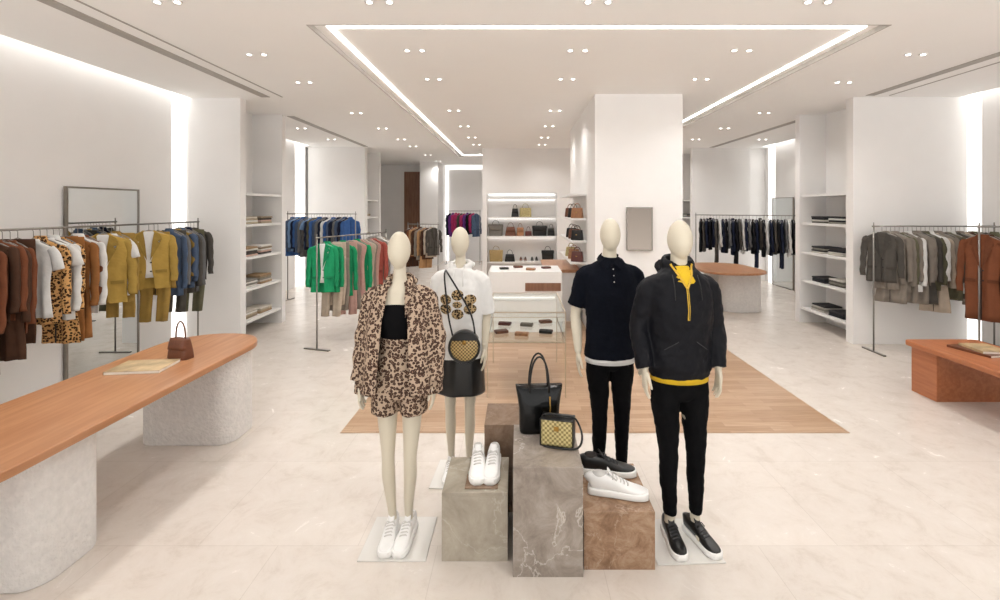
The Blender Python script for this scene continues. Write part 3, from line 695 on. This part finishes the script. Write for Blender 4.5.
def mannequin(loc, rz, male, arms, legs, label, plate=(.37, .37)):
    e = empty('mannequin', loc, (0, 0, rz), label=label, cat='mannequin')
    bm = bmesh.new()
    if male:
        tube(bm, [(0, 0, 1.66, .045, .048), (0, .008, 1.56, .049, .053), (0, .01, 1.525, .078, .065), (0, .01, 1.49, .14, .08), (0, 0, 1.44, .165, .09), (0, -.01, 1.32, .152, .103), (0, 0, 1.14, .122, .085), (0, 0, 1.0, .134, .092), (0, .005, .93, .145, .1), (0, 0, .87, .125, .08)], seg=32, sub=3)
        hc, hr = (0, -.01, 1.718), (.068, .088, .113); kz, hz, th = .5, .9, .074
    else:
        tube(bm, [(0, 0, 1.60, .035, .038), (0, .005, 1.50, .037, .041), (0, .005, 1.465, .06, .052), (0, .005, 1.435, .108, .066), (0, 0, 1.39, .138, .075), (0, -.012, 1.28, .130, .098), (0, 0, 1.12, .098, .074), (0, 0, 1.0, .13, .09), (0, .01, .92, .148, .1), (0, 0, .86, .125, .08)], seg=32, sub=3)
        hc, hr = (0, -.01, 1.658), (.064, .084, .108); kz, hz, th = .47, .88, .060
    vs = sphere(bm, hc, hr, 32)
    for v in vs:
        t = (hc[2]-v.co.z)/hr[2]
        if t > 0: v.co.x = hc[0]+(v.co.x-hc[0])*(1-.22*t*t); v.co.y = hc[1]+(v.co.y-hc[1])*(1-.15*t*t)-.01*t
    for s, (hx, kx, ax, ky) in zip((-1, 1), legs):
        tube(bm, [(hx, 0, hz, th*.98, th*1.05), (hx, 0, hz-.12, th*.98, th*1.05), (kx*.6+hx*.4, -.0, kz+.12, th*.76, th*.82), (kx, ky, kz, th*.60, th*.66), (kx, ky+.01, kz-.1, th*.62, th*.74), (ax*.6+kx*.4, ky*.5+.015, kz-.22, th*.50, th*.58), (ax, .03, .13, th*.38, th*.44), (ax, .03, .09, th*.40, th*.5)], seg=20, sub=3)
        tube(bm, [(ax, .055, .07, .024, .03), (ax, .0, .06, .026, .025), (ax, -.07, .048, .028, .016)], seg=14, up=(0, 0, 1), sub=2)
    for s, (sh, el, wr) in zip((-1, 1), arms):
        r = 1.0 if male else .84
        tube(bm, [(sh[0]*.8, sh[1], sh[2]+.01, .05*r, .05*r), (sh[0], sh[1], sh[2]-.015, .050*r, .050*r), ((sh[0]+el[0])/2, (sh[1]+el[1])/2, (sh[2]+el[2])/2, .042*r), (*el, .035*r), ((el[0]*.6+wr[0]*.4), (el[1]*.6+wr[1]*.4), (el[2]*.6+wr[2]*.4), .035*r), (*wr, .024*r)], seg=18, sub=3)
        hand(bm, wr, s)
    remesh(mk('body', bm, 'skin', parent=e), .0045, 3)
    bm = bmesh.new(); box(bm, -plate[0]/2, plate[0]/2, -plate[1]/2, plate[1]/2, 0, .008); mk('base_plate', bm, 'plate', parent=e, bevel=.003)
    return e

def shoes(e, legs, m, lace, lining, rzs):
    for (hx, kx, ax, ky), rz in zip(legs, rzs): sneaker(m, lace, lining=lining, parent=e, loc=(ax, .0, .009), rz=rz, sc=.94)

def sleeve_pts(a, r0, r1, k=1.0, trim=None):
    sh, el, wr = [Vector(v) for v in a]
    pts = [(sh[0]*.62, sh[1], sh[2]+.01, r0*.95), (sh[0], sh[1], sh[2]-.02, r0), (*((sh+el)/2), r0*.95), (*el, (r0+r1)/2*1.05), (*((el+wr)/2), (r0+r1)/2*.98), (*wr, r1)]
    return pts[:trim] if trim else pts

def decal(name, polys, m, parent, target, y=-.4, off=.003, thick=.002, cuts=0, label=None):
    bm = bmesh.new()
    for p in polys:
        vs = [bm.verts.new((x, y, z)) for x, z in p]; bm.faces.new(vs)
    bmesh.ops.triangulate(bm, faces=bm.faces[:])
    for _ in range(cuts): bmesh.ops.subdivide_edges(bm, edges=bm.edges[:], cuts=1, use_grid_fill=True)
    o = mk(name, bm, m, parent=parent, label=label)
    sw = o.modifiers.new('wrap', 'SHRINKWRAP'); sw.target = target; sw.wrap_method = 'PROJECT'
    sw.use_project_x = False; sw.use_project_y = True; sw.use_project_z = False; sw.use_positive_direction = True; sw.use_negative_direction = False
    sw.offset = off
    sd = o.modifiers.new('thick', 'SOLIDIFY'); sd.thickness = thick; sd.offset = 0
    return o
def strip(pts, w):
    out = []
    for (x0, z0), (x1, z1) in zip(pts, pts[1:]):
        n_ = max(1, int(math.hypot(x1-x0, z1-z0)/.012)); dx, dz = x1-x0, z1-z0; l = math.hypot(dx, dz); nx, nz = -dz/l*w/2, dx/l*w/2
        for i in range(n_):
            a, b_ = i/n_, (i+1)/n_
            A = (x0+dx*a, z0+dz*a); B = (x0+dx*b_, z0+dz*b_)
            out.append([(A[0]-nx, A[1]-nz), (B[0]-nx, B[1]-nz), (B[0]+nx, B[1]+nz), (A[0]+nx, A[1]+nz)])
    return out
def ngon(cx, cz, rx, rz, n=14): return [(cx+rx*math.cos(2*math.pi*i/n), cz+rz*math.sin(2*math.pi*i/n)) for i in range(n)]

# --- M1 leopard outfit
L1 = [(-.072, -.065, -.05, -.005), (.072, .062, .045, -.01)]
A1 = [((-.155, 0, 1.40), (-.205, .02, 1.15), (-.215, -.03, .925)), ((.155, 0, 1.40), (.205, .02, 1.15), (.20, -.03, .925))]
e = mannequin((-.68, 2.76, 0), 0.0, False, A1, L1, 'cream faceless mannequin in leopard print jacket and shorts, white sneakers')
shoes(e, L1, 'whiteshoe', 'wlining', 'wlining', (.05, -.08))
bm = bmesh.new(); tube(bm, [(0, 0, 1.345, .140, .088), (0, -.012, 1.29, .136, .106), (0, -.004, 1.2, .114, .090), (0, 0, 1.14, .106, .082)], seg=36, sub=3); mk('crop_top', bm, 'blackcloth', parent=e, label='black strapless cropped top')
bm = bmesh.new(); tube(bm, [(0, 0, 1.165, .106, .083), (0, 0, 1.1, .112, .088), (0, 0, 1.0, .141, .105), (0, .005, .92, .157, .114), (0, 0, .86, .155, .108), (0, 0, .83, .13, .09)], seg=32)
for s in (-1, 1): tube(bm, [(s*.078, 0, .9, .080, .10), (s*.080, 0, .82, .080, .098), (s*.082, 0, .735, .079, .097)], seg=24)
remesh(mk('shorts', bm, 'leo', parent=e, label='high-waisted leopard print shorts'), .007, 2, .008, .06)
bm = bmesh.new(); tube(bm, [(0, 0, 1.172, .110, .087), (0, 0, 1.15, .113, .090), (0, 0, 1.132, .114, .091)], seg=36, sub=1, cap=False); mk('waistband', bm, 'leo', parent=e)
rows = [(1.480, .050, .054, .036), (1.460, .085, .070, .045), (1.435, .135, .084, .056), (1.40, .172, .102, .066), (1.30, .192, .135, .072), (1.15, .210, .15, .080), (1.0, .230, .166, .090), (.865, .242, .176, .102)]
bm = bmesh.new()
rr = interp(rows, 5); rings = []
for i, (z, rx, ry, g_) in enumerate(rr):
    ring = []; ga = math.asin(min(.95, g_/rx)); t = i/(len(rr)-1)
    for k in range(81):
        a = -math.pi/2+ga+(2*math.pi-2*ga)*k/80
        f = 1+t*.05*math.sin(a*9+1.3+z*1.5)+.014*math.sin(a*4+z*14)
        ring.append(bm.verts.new((rx*f*math.cos(a), ry*f*math.sin(a), z+.010*t*math.sin(a*5))))
    rings.append(ring)
for A, B in zip(rings, rings[1:]):
    for k in range(80): bm.faces.new((A[k], A[k+1], B[k+1], B[k]))
jk = mk('jacket', bm, 'leo', parent=e, label='open leopard print jacket'); sd = jk.modifiers.new('thick', 'SOLIDIFY'); sd.thickness = .006
for s, a in zip((-1, 1), A1):
    bm = bmesh.new(); p = sleeve_pts(a, .058, .052); tube(bm, p, seg=28, sub=5, fn=lambda q, t, a_: q+Vector((.004*math.sin(55*q.z+a_), .004*math.sin(45*q.z+1), 0)))
    mk('jacket_sleeve', bm, 'leo', parent=e)
bm = bmesh.new(); tube(bm, [(.070*math.cos(t), .015+.062*math.sin(t), 1.478+.018*math.sin(t), .016, .028) for t in [math.radians(-40+260*i/18) for i in range(19)]], seg=12, up=(0, 0, 1), sub=1)
tube(bm, [(-.07, .07, 1.48, .03, .02), (0, .11, 1.43, .055, .03), (.07, .07, 1.48, .03, .02)], seg=12, up=(0, 0, 1), sub=3)
remesh(mk('hood', bm, 'leo', parent=e), .007, 2)
for s in (-1, 1):
    bm = bmesh.new()
    vs = [bm.verts.new(p) for p in [(s*.046, -.040, 1.490), (s*.050, -.100, 1.40), (s*.062, -.134, 1.30), (s*.092, -.122, 1.40), (s*.098, -.085, 1.445), (s*.082, -.03, 1.475)]]; bm.faces.new(vs)
    cl = mk('jacket_collar', bm, 'leo', parent=e, smooth=False); cl.modifiers.new('t', 'SOLIDIFY').thickness = .006

# --- M2 white hooded top
L2 = [(-.073, -.07, -.07, -.01), (.073, .068, .06, -.005)]
A2 = [((-.155, 0, 1.40), (-.185, .03, 1.15), (-.178, -.02, .92)), ((.155, 0, 1.40), (.185, .02, 1.15), (.180, -.05, .93))]
e = mannequin((-.41, 3.42, 0), -.05, False, A2, L2, 'cream faceless mannequin in white printed hooded top and black skirt')
shoes(e, L2, 'whiteshoe', 'wlining', 'wlining', (.08, -.1))
bm = bmesh.new(); tube(bm, [(0, 0, 1.0, .13, .09), (0, 0, .93, .156, .11), (0, 0, .8, .168, .12), (0, 0, .66, .175, .124), (0, 0, .60, .178, .126)], seg=48, fn=lambda p, t, a: p+Vector((0, .006*t*math.sin(40*p.x), 0)))
mk('skirt', bm, 'leather', parent=e, label='short black leather skirt')
bm = bmesh.new()
tube(bm, [(0, .005, 1.48, .062, .056), (0, .005, 1.465, .082, .066), (0, 0, 1.438, .13, .080), (0, 0, 1.39, .162, .094), (0, -.01, 1.28, .162, .118), (0, 0, 1.1, .158, .114), (0, 0, .95, .170, .124), (0, 0, .85, .182, .132)], seg=36)
for a in A2: tube(bm, sleeve_pts(a, .060, .058, trim=4), seg=20)
tube(bm, [(.066*math.cos(t), .015+.062*math.sin(t), 1.492+.016*math.sin(t), .020, .028) for t in [math.radians(-60+300*i/18) for i in range(19)]], seg=12, up=(0, 0, 1), sub=1)
tube(bm, [(-.07, .07, 1.50, .035, .025), (0, .11, 1.46, .055, .035), (.07, .07, 1.50, .035, .025)], seg=12, up=(0, 0, 1), sub=3)
tee = remesh(mk('hooded_top', bm, 'whitecloth', parent=e, label='oversized white hooded top with leopard flower print'), .0075, 2, .012, .07)
pol = []
for k in range(6):
    a = math.radians(90+60*k); pol.append(ngon(.085*math.cos(a)*1.15, 1.235+.066*math.sin(a), .042, .036))
decal('flower_print', pol, M['leo3'], e, tee, cuts=2, label='leopard-spotted flower print')
decal('flower_center_print', [ngon(0, 1.235, .034, .024, 12)], M['leo3'], e, tee, cuts=1, off=.005)
for s in (-1, 1):
    bm = bmesh.new(); rod(bm, [(s*.03, -.078, 1.465), (s*.035, -.110, 1.42), (s*.038, -.124, 1.36)], .0025, seg=6); mk('drawstring', bm, 'whitecloth', parent=e)
bg = empty('crossbody_bag', (-.36, 3.235, .97), (0, 0, .05), label='round straw crossbody bag with black rim on long strap', cat='handbag')
bm = bmesh.new(); tube(bm, [(0, -.035, 0, .09), (0, -.028, 0, .10), (0, .028, 0, .10), (0, .035, 0, .09)], seg=36, up=(0, 0, 1), sub=1); mk('bag_body', bm, 'straw', parent=bg)
A_, B_ = math.radians(28), math.radians(152)
bm = bmesh.new(); tube(bm, [(0, -.040, 0, .098), (0, -.030, 0, .106), (0, .030, 0, .106), (0, .040, 0, .098)], seg=24, up=(0, 0, 1), sub=1, a0=A_, a1=B_, cap=False)
vs = [bm.verts.new((.098*math.cos(A_+(B_-A_)*i/24), -.0405, .098*math.sin(A_+(B_-A_)*i/24))) for i in range(25)]; bm.faces.new(vs); mk('flap', bm, 'leather', parent=bg)
bm = bmesh.new(); tube(bm, [(.1*math.cos(t), -.034, .1*math.sin(t), .009) for t in [2*math.pi*i/32 for i in range(33)]], seg=8, up=(0, 1, 0), sub=1); mk('rim', bm, 'leather', parent=bg)
bm = bmesh.new(); tube(bm, [(0, -.05, .035, .014), (0, -.04, .035, .014)], seg=16, up=(0, 0, 1), sub=1); mk('clasp', bm, 'brass', parent=bg)
bm = bmesh.new(); tube(bm, [(.07, .0, .08, .006, .003), (.045, .02, .20, .006, .003), (-.03, .042, .34, .006, .003), (-.10, .068, .45, .006, .003), (-.135, .13, .49, .006, .003), (-.14, .2, .485, .006, .003)], seg=10, up=(0, 1, 0), sub=4)
tube(bm, [(-.08, .0, .07, .006, .003), (-.11, .04, .18, .006, .003), (-.132, .07, .34, .006, .003), (-.145, .10, .46, .006, .003), (-.143, .17, .492, .006, .003)], seg=10, up=(0, 1, 0), sub=4); mk('strap', bm, 'leather', parent=bg)

# --- M3 polo
def trousers(e, L, hem, m='blackcloth'):
    bm = bmesh.new(); tube(bm, [(0, 0, 1.04, .140, .10), (0, .003, .97, .151, .107), (0, .003, .9, .155, .110), (0, 0, .85, .142, .10), (0, 0, .82, .105, .07)], seg=32)
    for hx, kx, ax, ky in L:
        tube(bm, [(hx, 0, .92, .079, .092), (hx*1.03, 0, .8, .079, .092), (kx*.6+hx*.4, 0, .64, .064, .078), (kx, ky, .5, .051, .060), (kx, ky+.01, .38, .048, .060), (ax*.8+kx*.2, .02, .24, .040, .049), (ax, .027, hem, .036, .045)], seg=22, sub=3)
    return remesh(mk('trousers', bm, m, parent=e, label='slim black trousers'), .0075, 1, .010, .05)
L3 = [(-.078, -.072, -.07, -.01), (.078, .08, .085, -.005)]
A3 = [((-.175, .01, 1.455), (-.228, .03, 1.18), (-.222, -.05, .95)), ((.175, .01, 1.455), (.222, .03, 1.18), (.205, -.04, .95))]
e = mannequin((.62, 3.24, 0), .03, True, A3, L3, 'cream faceless mannequin in dark navy polo shirt and black trousers')
shoes(e, L3, 'leather', 'lace', 'lining', (.1, -.1))
trousers(e, L3, .12)
bm = bmesh.new(); tube(bm, [(0, 0, .96, .163, .118), (0, 0, .9, .168, .122), (0, 0, .872, .170, .123)], seg=32, sub=1); mk('undershirt_hem', bm, 'whitecloth', parent=e, label='white shirt hem below the polo')
bm = bmesh.new()
tube(bm, [(0, .01, 1.57, .060, .062), (0, .01, 1.545, .08, .07), (0, .01, 1.515, .13, .085), (0, 0, 1.45, .182, .108), (0, -.01, 1.33, .178, .124), (0, 0, 1.15, .160, .112), (0, 0, 1.0, .166, .120), (0, 0, .905, .176, .128)], seg=36)
for a in A3: tube(bm, sleeve_pts(a, .062, .06, trim=3)+[(a[1][0]*.99, a[1][1], a[1][2]+.06, .058)], seg=20)
polo = remesh(mk('polo_shirt', bm, 'navy', parent=e, label='dark navy polo shirt'), .0075, 2, .010, .06)
for s in (-1, 1):
    bm = bmesh.new()
    vs = [bm.verts.new(p) for p in [(s*.045, .052, 1.595), (s*.060, .0, 1.585), (s*.042, -.058, 1.57), (s*.006, -.090, 1.54), (s*.050, -.115, 1.50), (s*.085, -.07, 1.54), (s*.088, .01, 1.555), (s*.065, .07, 1.57)]]
    bm.faces.new(vs)
    c = mk('collar', bm, 'navy', parent=e, smooth=False); c.modifiers.new('t', 'SOLIDIFY').thickness = .006
decal('button_placket', strip([(0, 1.53), (0, 1.40)], .028), M['navy'], e, polo, off=.004)
for z in (1.42, 1.46, 1.50): decal('button', [ngon(0, z, .004, .004, 8)], M['wlining'], e, polo, off=.009)

# --- M4 anorak
L4 = [(-.078, -.065, -.045, -.01), (.082, .095, .105, -.005)]
A4 = [((-.170, .01, 1.455), (-.222, .03, 1.22), (-.217, -.06, 1.01)), ((.170, .01, 1.455), (.217, .03, 1.22), (.199, -.06, 1.01))]
e = mannequin((.92, 2.74, 0), .04, True, A4, L4, 'cream faceless mannequin in black anorak, yellow shirt and black trousers')
shoes(e, L4, 'leather', 'lace', 'lining', (-.02, .28))
trousers(e, L4, .15)
bm = bmesh.new(); tube(bm, [(0, 0, 1.02, .160, .116), (0, 0, .965, .163, .119), (0, 0, .930, .165, .120)], seg=32, sub=1); mk('undershirt_hem', bm, 'yellow', parent=e, label='yellow t-shirt hem below the jacket')
bm = bmesh.new(); tube(bm, [(0, -.006, 1.560, .052, .054), (0, -.012, 1.54, .062, .060), (0, -.02, 1.49, .10, .088), (0, -.02, 1.44, .07, .08)], seg=28); mk('undershirt', bm, 'yellow', parent=e, label='yellow crew-neck t-shirt')
bm = bmesh.new()
tube(bm, [(0, .03, 1.58, .075, .066), (0, .025, 1.555, .09, .075), (0, .015, 1.52, .132, .09), (0, 0, 1.46, .182, .112), (0, -.01, 1.34, .186, .132), (0, 0, 1.16, .180, .128), (0, 0, 1.05, .186, .132), (0, 0, 1.0, .184, .130), (0, 0, .985, .174, .126), (0, 0, .955, .172, .124)], seg=36)
for a in A4: tube(bm, sleeve_pts(a, .066, .045), seg=22)
tube(bm, [(.075*math.cos(t), .028+(.085 if math.sin(t) > 0 else .06)*math.sin(t), 1.58+.015*math.sin(t), .021, .034) for t in [math.radians(-48+276*i/18) for i in range(19)]], seg=14, up=(0, 0, 1), sub=1)
tube(bm, [(-.085, .09, 1.57, .035, .035), (0, .135, 1.53, .065, .05), (.085, .09, 1.57, .035, .035)], seg=14, up=(0, 0, 1), sub=3)
an = remesh(mk('anorak', bm, 'anorak', parent=e, label='black nylon hooded anorak with gold zip'), .007, 2, .014, .055)
decal('zip', strip([(0, 1.465), (0, 1.29)], .013), M['gold'], e, an, cuts=0, off=.004)
decal('zip_teeth', strip([(0, 1.46), (0, 1.295)], .003), M['black'], e, an, cuts=0, off=.0065)
decal('open_neck', [[(-.044, 1.555), (-.024, 1.52), (0, 1.47), (.024, 1.52), (.044, 1.555), (0, 1.55)]], M['yellow'], e, an, cuts=3, off=.003)
decal('zip_edge', strip([(-.062, 1.585), (-.033, 1.52), (0, 1.458)], .011)+strip([(.062, 1.585), (.033, 1.52), (0, 1.458)], .011), M['gold'], e, an, off=.006)
decal('pocket_seam', strip([(-.12, 1.12), (-.05, 1.17)], .004)+strip([(.12, 1.12), (.05, 1.17)], .004), M['lace'], e, an, off=.003)
for s in (-1, 1):
    bm = bmesh.new(); rod(bm, [(s*.07, -.085, 1.53), (s*.072, -.125, 1.47), (s*.074, -.142, 1.40)], .0028, seg=6); mk('drawstring', bm, 'black', parent=e)

# ---------------------------------------------------------------- world, camera
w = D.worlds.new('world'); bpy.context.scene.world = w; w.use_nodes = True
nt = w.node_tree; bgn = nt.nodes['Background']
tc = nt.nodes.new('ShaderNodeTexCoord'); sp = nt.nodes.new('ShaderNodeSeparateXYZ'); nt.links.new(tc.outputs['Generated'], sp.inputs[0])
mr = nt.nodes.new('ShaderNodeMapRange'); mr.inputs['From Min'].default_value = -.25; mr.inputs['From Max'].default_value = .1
mr.inputs['To Min'].default_value = 4.0; mr.inputs['To Max'].default_value = .9  # extra glow below the horizon, added to brighten the ceiling through the open front
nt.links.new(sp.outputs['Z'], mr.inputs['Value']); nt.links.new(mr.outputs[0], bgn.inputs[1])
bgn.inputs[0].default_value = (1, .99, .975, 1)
cam = D.cameras.new('camera'); cam.sensor_width = 36; cam.lens = 480/1000*36; cam.shift_x = -.018; cam.shift_y = -.092; cam.clip_start = .05
co = D.objects.new('camera', cam); COL.objects.link(co); co.location = (0, 0, 1.9); co.rotation_euler = (math.radians(90), 0, 0)
bpy.context.scene.camera = co
vs_ = bpy.context.scene.view_settings; vs_.view_transform = 'Standard'; vs_.look = 'None'; vs_.exposure = 0.04
